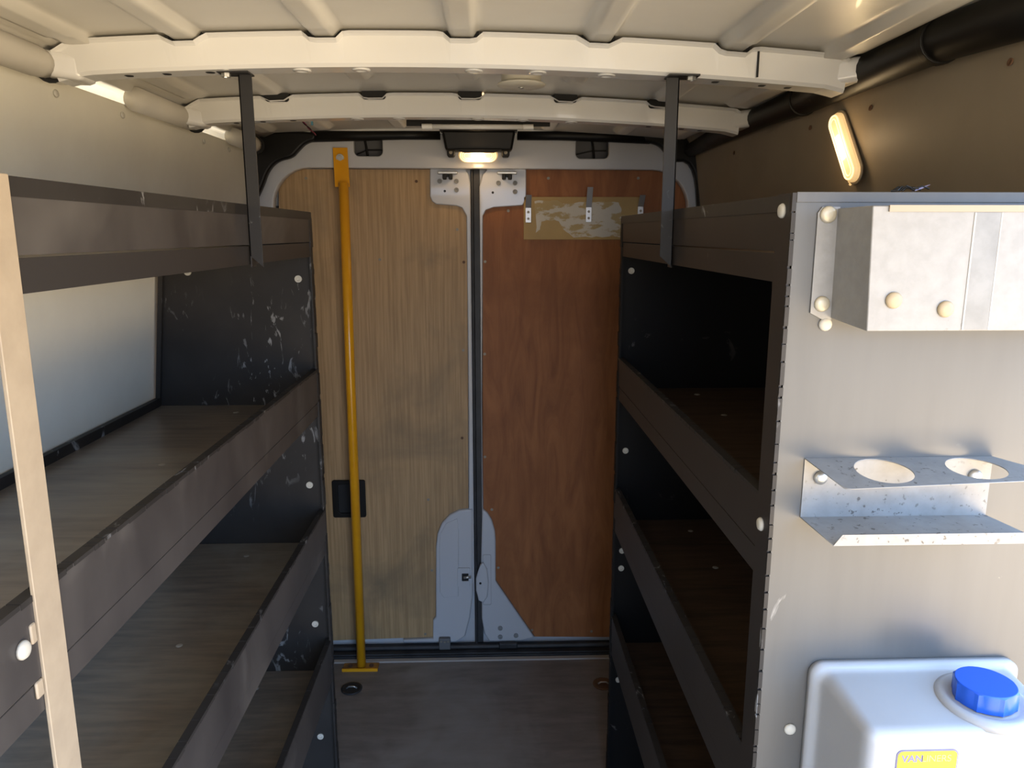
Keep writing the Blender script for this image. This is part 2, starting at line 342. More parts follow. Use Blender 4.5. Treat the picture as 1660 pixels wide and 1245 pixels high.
# roof bows
def bow(name, y0, y1, label):
    o = thing(name, None, None, (CX, y0, 2.0)); o['kind'] = 'structure'; o['label'] = label
    bm = B(); n = 120; rings = []
    for i in range(n + 1):
        x = CX - 0.735 + 1.45 * i / n; u = abs(x - CX)
        zb = 2.0 - arc(x) - max(0, u - 0.68) * 0.15; zt = roofz(x) - 0.006
        nt_ = 0
        for rx in RIBS[:5]:
            d = abs(x - rx)
            if d < 0.036: nt_ = max(nt_, min(1, (0.036 - d) / 0.012))
        zt2 = zt - 0.012 * nt_ - max(0, u - 0.70) * 0.5
        zt2 = max(zt2, zb + 0.01)
        zt = zt2
        P = [(y0 - 0.012, zt), (y0 - 0.004, zt - 0.003), (y0, zt - 0.006), (y0 + 0.003, zb + 0.006), (y0 + 0.008, zb), (y1 - 0.008, zb), (y1 - 0.003, zb + 0.006), (y1, zt - 0.006), (y1 + 0.012, zt)]
        rings.append([bm.verts.new((x, a, b)) for a, b in P])
    for A, Q in zip(rings, rings[1:]):
        for k in range(len(A)): bm.faces.new((A[k], A[(k + 1) % len(A)], Q[(k + 1) % len(A)], Q[k]))
    bm.faces.new(rings[0]); bm.faces.new(rings[-1])
    obj('beam', bm, M['white'], o, smooth=False)
    # feet: flared plates that run down behind the linings
    for s in (-1, 1):
        bm = B()
        zt = roofz(CX + 0.74) - 0.03
        hexa(bm, [(CX + s * 0.69, y0 + 0.004, 1.972), (CX + s * 0.69, y1 - 0.004, 1.972), (CX + s * 0.80, y1 + 0.06, 1.985), (CX + s * 0.80, y0 - 0.03, 1.985),
                  (CX + s * 0.69, y0 + 0.004, 2.02), (CX + s * 0.69, y1 - 0.004, 2.02), (CX + s * 0.79, y1 + 0.08, 2.028), (CX + s * 0.79, y0 - 0.03, 2.028)])
        obj('foot', bm, M['white'], o, bevel=0.012)
    # underside: emboss rings and holes
    for k, dx in enumerate((-0.62, -0.55, -0.47, -0.30, -0.19, 0.02, 0.14, 0.27, 0.48, 0.57, 0.62)):
        x = CX + dx; z = 2.0 - arc(x)
        big = k in (3, 4, 6, 7, 5)
        bm = B(); lathe(bm, [(0.017, 0), (0.017, 0.002), (0.010, 0.003), (0.008, 0.001), (0, 0.001)] if big else [(0.009, 0), (0.009, 0.0008), (0, 0.0008)], (x, (y0 + y1) / 2, z + 0.0005), (0, 0, -1), 18)
        obj('emboss' if big else 'hole', bm, M['white'] if big else M['dark'], o, smooth=big)
    for rx in RIBS[:5]:
        z = roofz(rx)
        bm = B(); prism(bm, rrect(rx - 0.031, rx + 0.031, z - 0.021, z + 0.004, 0.009, 4), y0 - 0.006 if y0 > 2 else y0 + .004, y1 + 0.012)
        obj('notch', bm, M['dark'], o)
    return o
bow('trim_5', *BOWS[1], 'white steel roof crossbeam nearest the camera'); bow('trim_6', *BOWS[2], 'white steel roof crossbeam nearer the rear doors')
# seam sleeves on the beam ends
bm = B(); x = CX + 0.545
box(bm, x, x + 0.003, 1.4665, 1.4695, 1.985, roofz(x) - 0.012)
tag(obj('trim_7', bm, M['dark']), 'thin dark joint line in the near roof crossbeam', kind='structure')

# ---------------------------------------------------------------- rear frame
outer = [(-0.90, -0.02), (-0.90, 1.85), (-0.86, 1.99), (-0.80, 2.04), (-0.4, 2.05), (CX, 2.062), (0.3, 2.05), (0.71, 2.04), (0.77, 1.99), (0.81, 1.85), (0.81, -0.02)]
opening = [(-0.775, 0.0)] + [(-0.775 + 0.0, 1.70)] + [(-0.64 - 0.135 * math.cos(a), 1.795 + 0.137 * math.sin(a)) for a in [math.radians(90 * k / 8) for k in range(9)]] + \
          [(0.60 + 0.135 * math.sin(a), 1.790 + 0.137 * math.cos(a)) for a in [math.radians(90 * k / 8) for k in range(9)]] + [(0.750, 1.60), (0.765, 0.0)]
slots = [rrect(-0.478, -0.376, 1.972, 2.04, 0.018), rrect(0.318, 0.438, 1.966, 2.04, 0.018)]
bm = plate(outer, [opening] + slots, 2.815, 2.855, bev=0.004)
fr = tag(obj('trim_8', bm, M['frame']), 'white painted rear door frame with rounded opening', kind='structure')
for s in slots:
    bm = B(); x0 = min(p[0] for p in s) - .02; x1 = max(p[0] for p in s) + .02; box(bm, x0, x1, 2.895, 2.90, 1.94, 2.05)
    obj('cavity_back', bm, mat('cavity_grey', (0.10, 0.10, 0.105), 0.5), fr)
    bm = B(); xm = (x0 + x1) / 2 + (-.015 if x0 < 0 else .01)
    tube(bm, [(xm - .006, 2.875, 2.045), (xm, 2.875, 2.01), (xm + .006, 2.875, 1.96)], .004, 8)
    tube(bm, [(x0 + .02, 2.885, 1.985), (xm, 2.885, 2.0), (x1 - .02, 2.885, 2.0)], .0025, 6)
    obj('cavity_wire', bm, M['plastic'], fr)

bm = B(); box(bm, -1.0, 0.91, 2.96, 2.98, -0.05, 2.12); box(bm, -1.0, 0.91, 2.80, 2.98, 2.085, 2.10); box(bm, -.84, .75, 2.79, 2.84, 2.048, 2.10); box(bm, -1.0, -.86, 2.84, 2.98, -.05, 2.1); box(bm, .79, .91, 2.84, 2.98, -.05, 2.1)
tag(obj('wall_rear', bm, M['white']), 'outer body skin behind the rear doors', kind='structure')
# doors
def door(name, x0, x1, label):
    bm = B(); box(bm, x0, x1, 2.885, 2.94, 0.02, 1.96); o = obj(name, bm, M['frame']); return tag(o, label, kind='structure')
d1 = door('door_1', -0.80, -0.062, 'white left rear door lined with pale oak plywood')
d2 = door('door_2', -0.032, 0.79, 'white right rear door lined with reddish plywood')
lply = [(-0.768, 1.786), (-0.76, 1.93), (-0.211, 1.93), (-0.213, 1.835), (-0.206, 1.816), (-0.191, 1.806), (-0.115, 1.800), (-0.092, 1.790), (-0.078, 1.764), (-0.086, 0.619),
        (-0.146, 0.602), (-0.185, 0.57), (-0.21, 0.52), (-0.216, 0.46), (-0.226, 0.152), (-0.236, 0.061), (-0.80, 0.049), (-0.80, 1.0)]
bm = plate(lply, [], 2.862, 2.884); obj('plywood_lining', bm, M['plyL'], d1, label='pale oak plywood lining')
rply = [(-0.021, 1.765), (-0.012, 1.785), (0.02, 1.795), (0.125, 1.802), (0.139, 1.82), (0.141, 1.935), (0.78, 1.935), (0.786, 0.04), (0.184, 0.055), (0.023, 0.312), (0.022, 0.5), (0.0, 0.579), (-0.030, 0.619)]
bm = plate(rply, [], 2.862, 2.884); obj('plywood_lining', bm, M['plyR'], d2, label='reddish brown plywood lining')
# white pressed covers and top catches
def cover(pts, y0, y1, d, name='inner_panel', bev=0.006):
    bm = plate(pts, [], y0, y1, bev=bev); return obj(name, bm, M['frame'], d)
lt = cover([(-0.211, 1.94), (-0.213, 1.835), (-0.206, 1.816), (-0.191, 1.806), (-0.115, 1.800), (-0.096, 1.793), (-0.080, 1.764), (-0.080, 1.0), (-0.088, 0.3), (-0.064, 0.3), (-0.064, 1.88), (-0.072, 1.915), (-0.085, 1.94)], 2.852, 2.89, d1, 'door_edge', .004)
rt = cover([(0.141, 1.94), (0.141, 1.825), (0.128, 1.802), (0.02, 1.795), (-0.008, 1.785), (-0.019, 1.764), (-0.026, 1.0), (-0.026, 0.3), (-0.032, 0.3), (-0.031, 1.87), (-0.018, 1.912), (0.005, 1.94)], 2.852, 2.89, d2, 'door_edge', .003)
lc = cover([(-0.069, 0.623), (-0.121, 0.619), (-0.16, 0.60), (-0.192, 0.565), (-0.211, 0.52), (-0.218, 0.463), (-0.224, 0.158), (-0.236, 0.144), (-0.238, 0.061), (-0.36, 0.058), (-0.36, 0.046), (-0.142, 0.044), (-0.105, 0.07), (-0.085, 0.15), (-0.072, 0.25)], 2.846, 2.89, d1)
rc = cover([(-0.030, 0.623), (-0.010, 0.606), (0.008, 0.575), (0.020, 0.53), (0.023, 0.487), (0.022, 0.312), (0.182, 0.060), (0.120, 0.044), (-0.005, 0.044), (-0.026, 0.08), (-0.036, 0.149), (-0.036, 0.286), (-0.037, 0.40)], 2.846, 2.89, d2)
# recessed step lines, latch and striker
bm = plate([(-0.205, 0.46), (-0.200, 0.52), (-0.175, 0.565), (-0.13, 0.585), (-0.125, 0.53), (-0.13, 0.25), (-0.19, 0.245), (-0.205, 0.27)], [], 2.843, 2.848, bev=.002); obj('pressed_step', bm, M['frame'], lc)
bm = plate(rrect(-0.132, -0.082, 0.295, 0.375, .004), [rrect(-0.115, -0.088, 0.318, 0.352, .003)], 2.838, 2.848, bev=.001); obj('latch_frame', bm, M['frame'], lc)
bm = B(); box(bm, -0.116, -0.087, 2.843, 2.847, 0.317, 0.353); obj('latch_slot', bm, M['dark'], lc)
bm = B(); tube(bm, [(-0.108, 2.838, 0.335), (-0.078, 2.838, 0.337)], .006, 10); obj('latch_bolt', bm, M['screw'], lc, smooth=True)
bm = plate([(-0.050, 0.36), (-0.058, 0.33), (-0.058, 0.28), (-0.048, 0.235), (-0.028, 0.225), (-0.012, 0.25), (-0.006, 0.31), (-0.012, 0.37), (-0.028, 0.40), (-0.040, 0.39)], [], 2.832, 2.848, bev=.005); k = obj('striker_cover', bm, M['frame'], rc)
bm = B(); lathe(bm, [(0.005, 0), (0.005, .001), (0, .001)], (-0.040, 2.8315, 0.312), (0, -1, 0), 10); obj('hole', bm, M['dark'], k)
bm = plate(rrect(-0.030, 0.004, 0.21, 0.43, .006), [rrect(-0.028, 0.002, 0.212, 0.428, .005)], 2.8445, 2.8465); obj('pressed_line', bm, mat('seam_grey', (.3, .3, .3), .5), rc)
bm = B(); box(bm, -0.212, -0.165, 2.825, 2.846, 0.022, 0.072); k = obj('hinge_block', bm, mat('grey_metal', (.12, .12, .12), .5), lc, bevel=.004)
for x, z in ((-.202, .060), (-.188, .058), (-.174, .060)): head('screw', SCR, (x, 2.8245, z), (0, -1, 0), k, .8)
bm = B(); box(bm, 0.035, 0.11, 2.825, 2.846, 0.022, 0.045); obj('hinge_block', bm, M['rubber'], rc, bevel=.004)
for x, z in ((.040, .105), (.040, .066), (.105, .071)): head('bolt', GBOLT, (x, 2.846, z), (0, -1, 0), rc)
for x, z in ((-0.176, 1.888), (-0.115, 1.888), (-0.115, 1.857)): head('bolt', GBOLT, (x, 2.852, z), (0, -1, 0), lt, .9)
for x, z in ((0.039, 1.882), (0.100, 1.882), (0.100, 1.851)): head('bolt', GBOLT, (x, 2.852, z), (0, -1, 0), rt, .9)
for p, x, z in ((lt, -.158, 1.853), (rt, .018, 1.848)):
    bm = B(); lathe(bm, [(0.0045, 0), (0.0045, .001), (0, .001)], (x, 2.852, z), (0, -1, 0), 12); obj('hole', bm, M['dark'], p)
for d, x in ((lt, -.146), (rt, .070)):
    bm = B(); box(bm, x - .036, x + .036, 2.83, 2.852, 1.912, 1.922); obj('catch_plate', bm, M['screw'], d, bevel=.003)
    bm = B(); box(bm, x - .018, x - .004, 2.825, 2.852, 1.893, 1.912); box(bm, x + .004, x + .018, 2.825, 2.852, 1.893, 1.912); box(bm, x - .018, x + .018, 2.832, 2.852, 1.902, 1.913)
    obj('catch_claw', bm, M['plastic'], d, bevel=.003)
for x, z in ((-0.663, 1.898), (-0.092, 1.595), (-0.098, 1.261), (-0.107, 0.913), (-0.405, 1.605), (-0.115, 1.715), (-0.237, 0.357), (-0.245, .66), (-.27, .075)): head('screw', RSCR if z in (1.595, .913) else SCR, (x, 2.862, z), (0, -1, 0), d1)
head('screw', RSCR, (-.262, 2.862, 1.888), (0, -1, 0), d1)
for x, z in ((-0.012, 1.597), (-0.016, 1.246), (-0.018, 0.835), (0.556, 1.901), (0.223, 1.900), (0.075, 1.783), (0.033, .365), (.008, .615), (.172, .085), (.42, .075)): head('screw', SCR, (x, 2.862, z), (0, -1, 0), d2)
# recessed handle
bm = plate(rrect(-0.622, -0.492, 0.592, 0.746, .008), [rrect(-0.60, -0.54, 0.61, 0.73, .012)], 2.850, 2.862, bev=.002); h = obj('handle_recess', bm, M['plastic'], d1)
bm = B(); box(bm, -.602, -.538, 2.858, 2.862, .608, .732); obj('handle_pocket', bm, M['dark'], h)
bm = B(); box(bm, -0.545, -0.53, 2.835, 2.852, .62, .72); obj('handle_lever', bm, M['plastic'], h, bevel=.004)
# seal between the doors
bm = B(); box(bm, -0.064, -0.030, 2.868, 2.90, 0.03, 1.95); tube(bm, [(-0.058, 2.862, .03), (-0.058, 2.862, 1.93)], .006, 10)
tag(obj('trim_9', bm, M['rubber']), 'black rubber seal between the two rear doors', kind='structure')
bm = B(); box(bm, -0.80, -0.772, 2.858, 2.88, .02, 1.8)
tag(obj('trim_10', bm, M['rubber']), 'black rubber seal beside the left rear door', kind='structure')

# ---------------------------------------------------------------- black cable trunking
def trunk(name, path, radii, label, collars=(), m=None):
    o = thing(name, label, 'conduit', path[0]); bm = B(); tube(bm, path, 0, 18, radii=radii); obj('tube', bm, m or M['plastic'], o, smooth=True)
    for p, d, r in collars:
        p = Vector(p); d = Vector(d).normalized(); bm = B(); tube(bm, [p - d * .008, p + d * .008], r, 20); obj('collar', bm, m or M['plastic'], o, bevel=.002)
    return o
xt = 0.716
trunk('cable_conduit', [(xt + .03, 0.9, 1.985), (xt + .01, 1.1, 1.995), (xt, 1.25, 2.0), (xt, 1.5, 2.0), (xt, 1.75, 1.998), (xt, 2.0, 2.0), (xt, 2.2, 2.0), (xt + .005, 2.5, 2.0), (xt + .008, 2.768, 1.992)],
      [.036, .036, .034, .033, .033, .029, .029, .027, .024], 'thick black conduit running along the top of the right lining',
      [((xt, 1.25, 2.0), (0, 1, 0), .038), ((xt, 1.78, 1.998), (0, 1, 0), .036)])
trunk('cable_conduit', [(-.62, 2.795, 2.036), (-.45, 2.80, 2.040), (-.3, 2.80, 2.043), (-.168, 2.80, 2.043)], [.020, .018, .0165, .0165], 'black conduit above the rear doors, left of the lit dome lamp')
trunk('cable_conduit', [(0.106, 2.80, 2.043), (.25, 2.80, 2.043), (.4, 2.80, 2.040), (.58, 2.795, 2.034)], [.0165, .017, .018, .020], 'black conduit above the rear doors, right of the lit dome lamp')
bm = plate(smooth_poly([(-0.845, 2.045), (-0.60, 2.055), (-0.60, 2.022), (-0.640, 2.012), (-0.668, 1.985), (-0.690, 1.962), (-0.740, 1.952), (-0.775, 1.920), (-0.80, 1.86), (-0.835, 1.80), (-0.86, 1.80), (-0.865, 1.95)], 2), [], 2.775, 2.813, bev=.009)
tag(obj('corner_cover', bm, M['plastic'], smooth=False), 'black moulded corner cover at the upper left of the rear frame', 'corner cover')
bm = plate(smooth_poly([(0.55, 2.055), (0.76, 2.055), (0.79, 1.98), (0.80, 1.85), (0.80, 1.3), (0.775, 1.3), (0.765, 1.80), (0.735, 1.955), (0.655, 1.952), (0.635, 1.985), (0.61, 2.012), (0.55, 2.022)], 2), [], 2.775, 2.813, bev=.009)
tag(obj('corner_cover', bm, M['plastic']), 'black moulded corner cover at the upper right of the rear frame', 'corner cover')

# grey padded tube seen in the openings of the left roof edge
for y0, y1, pl in ((0.4, 1.47, 'nearest the camera'), (1.83, 2.17, 'between the two roof crossbeams'), (2.50, 2.72, 'nearest the rear doors')):
    o = thing('padded_tube', 'pale grey padded tube above the left lining, the one ' + pl, 'tube', (-.80, y0, 2.005), 'padded tubes above the left lining')
    xx = -0.800
    bm = B(); tube(bm, [(xx, y0, 2.0), (xx, y1 - .03, 2.0), (xx, y1, 2.0)], .027, 18, radii=[.027, .027, .024]); obj('sleeve', bm, M['foam'], o, smooth=True)
    bm = B(); tube(bm, [(xx, y1, 2.0), (xx, y1 + .02, 2.0)], .021, 16); lathe(bm, [(.029, 0), (.029, .003), (0, .003)], (xx, y1 + .02, 2.0), (0, 1, 0), 18); obj('end_cap', bm, M['dark'], o)  # near-black cap paints the dark void where the recess ends

# ---------------------------------------------------------------- shelving racks
def ragged(y0, y1, z0, z1, step, amp, seed):
    r = random.Random(seed); out = []; z = z0
    while z < z1: out.append(z); z += step * (0.5 + r.random())
    return out
def rack(side, label, loc, y_front, y_rear, face, levels, lip_tops, lip_front, mats, wallf):
    o = thing('shelving_rack', label, 'shelving rack', loc, 'black steel racks on both sides of the aisle')
    s = side                       # outward direction of the rack depth
    inner = face
    for i, (zs, zt) in enumerate(zip(levels, lip_tops)):
        wz = wallf(zs) - s * 0.012
        # shelf board
        bm = B(); box(bm, min(inner + s * .004, wz), max(inner + s * .004, wz), lip_front, y_rear - .003, zs - .010, zs)
        sh = obj('shelf', bm, mats['shelf'], o)
        bm = B(); box(bm, min(inner, inner + s * .003), max(inner, inner + s * .003), lip_front, y_rear - .004, zs - .028, zs + .008)
        obj('front_flange', bm, mats['lip'] if i else mats['low'], sh, bevel=.0008)
        bm = B(); box(bm, min(wz, wz - s * .014), max(wz, wz - s * .014), lip_front, y_rear - .004, zs, zs + .022)
        obj('back_rail', bm, mats['black'], sh)
        z0 = zs + .0105
        # lip: panel folded over at the top
        bm = B(); box(bm, min(inner - s * .0015, inner + s * .0015), max(inner - s * .0015, inner + s * .0015), lip_front, y_rear - .004, z0, zt - (.014 if i == 0 else 0.0))
        if i == 0:
            box(bm, min(inner, inner + s * .012), max(inner, inner + s * .012), lip_front, y_rear - .004, zt - .016, zt)
        else:
            box(bm, min(inner - s * .0015, inner + s * .012), max(inner - s * .0015, inner + s * .012), lip_front, y_rear - .004, zt - .002, zt)
        lp = obj('lip', bm, mats['lip'], o, bevel=.0008)
        bm = B(); rr = random.Random(20 + i + s); y = lip_front
        while y < y_rear - .006:
            y2 = min(y_rear - .004, y + rr.uniform(.008, .05)); e = rr.uniform(.001, .0045) if i else 0
            a_, b_ = (inner - s * .0022, inner + s * .0125) if i else (inner - s * .0028, inner + s * .004)
            box(bm, min(a_, b_), max(a_, b_), y, y2, zt - (.0025 + e if i else .019), zt + .0006); y = y2 + (rr.uniform(0, .004) if i else 0)
        obj('lip_edge', bm, M['black'], lp)
        for y in (lip_front + .35, (lip_front + y_rear) / 2 + .25, y_rear - .09):
            if i: head('rivet', DULL, (inner + s * .20, y, zs), (0, 0, 1), o, .85)
    # rear end panel with a flange facing the aisle
    zt = lip_tops[0]
    pts = [(inner + s * .002, 0.002), (inner + s * .002, zt), (wallf(zt) - s * .012, zt), (wallf(1.58) - s * .012, 1.58), (wallf(1.23) - s * .012, 1.23), (wallf(.9) - s * .012, .9), (wallf(0) - s * .012, 0.002)]
    bm = plate(pts, [], y_rear, y_rear + .003)
    ep = obj('end_panel', bm, mats['black'], o)
    bm = B(); r = random.Random(5); z = 0.002
    while z < zt - .001:
        z2 = min(zt, z + r.uniform(.012, .05)); e = r.uniform(0, .0022)
        box(bm, min(inner - s * (.001 + e), inner + s * .003), max(inner - s * (.001 + e), inner + s * .003), y_rear - .018 - e, y_rear + .006, z, z2); z = z2
    obj('end_flange', bm, mats['black'], ep)
    bm = B(); hexa(bm, [(wallf(0) - s * .030, y_rear - .012, .002), (wallf(0) - s * .012, y_rear - .012, .002), (wallf(0) - s * .012, y_rear, .002), (wallf(0) - s * .030, y_rear, .002),
                        (wallf(zt) - s * .012 - s * .018 - s * 0, y_rear - .012, 1.23), (wallf(1.23) - s * .012, y_rear - .012, 1.23), (wallf(1.23) - s * .012, y_rear, 1.23), (wallf(1.23) - s * .030, y_rear, 1.23)]) if False else None
    if bm: bm.free()
    bm = B(); a = wallf(1.23) - s * .012; b = wallf(1.64) - s * .012
    hexa(bm, [(a, y_rear - .010, 1.23), (a - s * .012, y_rear - .010, 1.23), (a - s * .012, y_rear, 1.23), (a, y_rear, 1.23), (b, y_rear - .010, 1.64), (b - s * .012, y_rear - .010, 1.64), (b - s * .012, y_rear, 1.64), (b, y_rear, 1.64)])
    obj('corner_angle', bm, mats['black'], ep)
    return o, ep
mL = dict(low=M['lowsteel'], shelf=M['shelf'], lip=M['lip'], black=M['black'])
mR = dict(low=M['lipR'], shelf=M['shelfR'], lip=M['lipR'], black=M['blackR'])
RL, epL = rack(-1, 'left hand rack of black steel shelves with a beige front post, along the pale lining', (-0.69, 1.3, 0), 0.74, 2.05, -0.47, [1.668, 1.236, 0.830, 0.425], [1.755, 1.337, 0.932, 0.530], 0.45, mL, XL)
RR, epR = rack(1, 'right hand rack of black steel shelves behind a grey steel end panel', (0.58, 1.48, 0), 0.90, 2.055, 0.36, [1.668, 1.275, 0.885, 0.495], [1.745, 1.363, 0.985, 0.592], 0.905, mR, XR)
for x, z in ((-.509, 1.581), (-.509, 1.003), (-.515, .575), (-.518, .203), (-.80, 1.60)): head('rivet', RING, (x, 2.05, z), (0, -1, 0), RL)
for x, z in ((.388, 1.601), (.387, 1.094), (.386, .79), (.385, .735), (.387, .372)): head('rivet', RING, (x, 2.055, z), (0, -1, 0), RR, .9)
# left front post
bm = B(); r = random.Random(3); z = 0.0
hexa(bm, [(-.4735, .722, 0), (-.4690, .722, 0), (-.4690, .765, 0), (-.4735, .765, 0), (-.4735, .728, 1.757), (-.4690, .728, 1.757), (-.4690, .772, 1.757), (-.4735, .772, 1.757)])
po = obj('front_post', bm, M['post'], RL, bevel=.0012, label='beige painted front post')
for q in ((.712, 1.228, 1.247), (.715, 1.288, 1.310)):
    bm = B(); box(bm, -.4735, -.4695, q[0], .724, q[1], q[2]); obj('filler_lump', bm, M['post'], po, bevel=.003)
po.location.x += .0035
head('rivet', RIV, (-.468, .700, 1.292), (1, 0, 0), RL, 1.15)
# right front end panel with flange and ragged painted edge
zt = 1.747
pts = [(.362, .002), (.362, zt), (XR(zt) - .01, zt), (XR(1.58) - .01, 1.58), (XR(1.23) - .01, 1.23), (XR(.9) - .01, .9), (XR(0) - .01, .002)]
bm = plate(pts, [], .898, .901); fp = obj('front_panel', bm, M['panel'], RR, label='smooth grey steel end panel facing the camera')
bm = B(); box(bm, .3575, .3605, .900, .944, 0.002, zt); obj('front_flange', bm, M['lipR'], fp)
bm = B(); r = random.Random(11); z = 0.01
while z < zt:
    z2 = min(zt, z + r.uniform(.006, .03)); e = r.uniform(0.0005, .004)
    box(bm, .3570, .3622, .8975 - e * .3, .8985 + e, z, z2); z = z2 + r.uniform(0.001, .004)
obj('worn_edge', bm, M['black'], fp)
bm = B(); box(bm, .362, XR(zt) - .012, .8965, .898, 1.736, zt + .001); obj('top_fold', bm, M['panel'], fp, bevel=.0006)
for (x, y, z) in ((.3575, .925, 1.727), (.3575, .925, 1.325)): head('rivet', RIV, (x, y, z), (-1, 0, 0), RR, 1.05)
for (x, z) in ((.405, 1.041), (.408, 1.592)): head('rivet', RIV, (x, .898, z), (0, -1, 0), RR, .95)

# white body rail behind the right rack
bm = B(); box(bm, XR(1.58) - .006, XR(1.58) + .004, .95, 2.04, 1.555, 1.583)
tag(obj('trim_11', bm, M['white'], bevel=.002), 'pale body rail on the right side seen through the right rack', kind='structure')

# ---------------------------------------------------------------- roof straps
def strap(x, y, zb, label, s):
    o = thing('roof_strap', label, 'strap', (x, y, zb), 'black steel straps between the racks and the roof')
    bm = B()
    zt = 2.0 - arc(x) + .0
    # angle profile, lower end cut at a slant
    pts = [(x - .0125, zb + .022), (x - .0125, zt), (x + .0125, zt), (x + .0125, zb)] if s < 0 else [(x - .0125, zb + .022), (x - .0125, zt), (x + .0125, zt), (x + .0125, zb)]
    prism(bm, pts, y, y + .003)
    xa = x - .0125 if s > 0 else x + .0125
    xs_ = x + .0125 if s > 0 else x - .0125
    box(bm, min(xs_, xs_ - s * .003), max(xs_, xs_ - s * .003), y, y + .026, zb + .0, zt)
    obj('angle_bar', bm, M['bar'], o, bevel=.0006)
    bm = B(); box(bm, x - .0125 if s > 0 else x - .045, x + .045 if s > 0 else x + .0125, y - .022, y + .02, zt - .003, zt); obj('top_tab', bm, M['bar'], o)
    head('bolt', BOLT, (x + s * .032, y - .008, zt - .003), (0, 0, -1), o, .9)
    return o
strap(-.4555, 1.515, 1.635, 'black steel angle strap from the roof crossbeam to the left rack', -1)
strap(.346, 1.475, 1.635, 'black steel angle strap from the roof crossbeam to the right rack', 1)

# ---------------------------------------------------------------- yellow pole
o = thing('grab_pole', 'tall yellow steel grab pole standing in front of the left rear door', 'pole', (-.517, 2.75, 0))
bm = B(); tube(bm, [(-.508, 2.755, 1.875), (-.512, 2.75, 1.2), (-.516, 2.745, .004)], .0175, 20); obj('tube', bm, M['yellow'], o, smooth=True)
bm = B(); hexa(bm, [(-.541, 2.768, 1.862), (-.489, 2.768, 1.862), (-.489, 2.774, 1.862), (-.541, 2.774, 1.862), (-.551, 2.806, 2.000), (-.499, 2.806, 2.000), (-.499, 2.812, 2.000), (-.551, 2.812, 2.000)])
obj('top_bracket', bm, M['yellow'], o, bevel=.0012)
bm = B(); lathe(bm, [(.014, 0), (.014, .003), (.010, .003), (.009, .008), (.004, .008), (.004, .005), (0, .005)], (-.524, 2.796, 1.964), (0, -.97, -.24), 16); obj('bolt', bm, M['screw'], o)
bm = B(); box(bm, -.588, -.448, 2.718, 2.768, 0.0003, .0055); fp2 = obj('foot_plate', bm, mat('worn_yellow', (.52, .25, .04), .5, c2=(.20, .09, .03), scale=14), o, bevel=.001)
bm = B(); box(bm, -.588, -.448, 2.714, 2.720, 0.0003, .012); obj('foot_fold', bm, M['yellow'], fp2)
for x in (-.560, -.476): head('bolt', BOLT, (x, 2.745, .0055), (0, 0, 1), o, 1.0).data = disc_mesh(.010, .005, M['rust'], False, 6, 'bolt')

# ---------------------------------------------------------------- lamps
def stadium(a, b, n=10):     # half length a, half width b
    P = []
    for c, a0 in ((a - b, -90), (-(a - b), 90)):
        for k in range(n + 1):
            t_ = math.radians(a0 + 180 * k / n); P.append((c + b * math.cos(t_), b * math.sin(t_)))
    return P
def lamp_head(o, c, u, v, nrm, a, b, depth, power, bulb_off=0.0):
    """u long axis, v short axis, nrm outwards"""
    c, u, v, nrm = Vector(c), Vector(u).normalized(), Vector(v).normalized(), Vector(nrm).normalized()
    def ring(bm, aa, bb, h): return [bm.verts.new(c + u * p + v * q + nrm * h) for p, q in stadium(aa, bb)]
    def loft(bm, rr):
        for A, Q in zip(rr, rr[1:]):
            n = len(A)
            for k in range(n): bm.faces.new((A[k], A[(k + 1) % n], Q[(k + 1) % n], Q[k]))
        bm.faces.new(rr[0][::-1]); bm.faces.new(rr[-1])
    bm = B(); loft(bm, [ring(bm, a, b, 0), ring(bm, a, b, depth * .5), ring(bm, a - .004, b - .004, depth), ring(bm, a - .010, b - .010, depth + .002)])
    le = obj('lens', bm, M['lens'], o, smooth=False, label='glowing ribbed amber lens')
    for k in range(4):
        aa, bb = a - .006 - .007 * k, b - .006 - .007 * k
        if bb < .004: break
        bm = B(); P = stadium(aa, bb); n = len(P); rr = []
        for i in range(n):
            p = c + u * P[i][0] + v * P[i][1] + nrm * (depth + .0015); q0 = P[i - 1]; q1 = P[(i + 1) % n]
            d = (u * (q1[0] - q0[0]) + v * (q1[1] - q0[1])).normalized(); sd = d.cross(nrm)
            rr.append([bm.verts.new(p + .0017 * (math.cos(2 * PI * j / 6) * sd + math.sin(2 * PI * j / 6) * nrm)) for j in range(6)])
        for i in range(n):
            A, Q = rr[i], rr[(i + 1) % n]
            for j in range(6): bm.faces.new((A[j], A[(j + 1) % 6], Q[(j + 1) % 6], Q[j]))
        obj('lens_rib', bm, M['lensrib'], le, smooth=True)
    bm = B(); loft(bm, [ring(bm, a * .34 , b * .30, depth), ring(bm, a * .34, b * .30, depth + .0035), ring(bm, a * .26, b * .15, depth + .005)])
    bu = obj('bulb_glow', bm, M['bulb'], le, smooth=True)
    l = bpy.data.lights.new('lamp_light', 'POINT'); l.energy = power; l.color = (1.0, .68, .36); l.shadow_soft_size = .02
    lo = bpy.data.objects.new('lamp_light', l); lo.location = c + nrm * (depth + .04); link(lo, o)
o = thing('dome_lamp', 'lit amber lamp in a black housing above the rear doors', 'lamp', (-.032, 2.79, 2.03))
bm = B(); hexa(bm, [(-.148, 2.755, 1.985), (.086, 2.755, 1.985), (.086, 2.815, 1.985), (-.148, 2.815, 1.985), (-.160, 2.735, 2.052), (.098, 2.735, 2.052), (.098, 2.815, 2.052), (-.160, 2.815, 2.052)])
hs = obj('housing', bm, M['plastic'], o, bevel=.010)
bm = B(); box(bm, -.166, .104, 2.728, 2.815, 2.049, 2.056); obj('housing_rim', bm, M['plastic'], hs, bevel=.003)
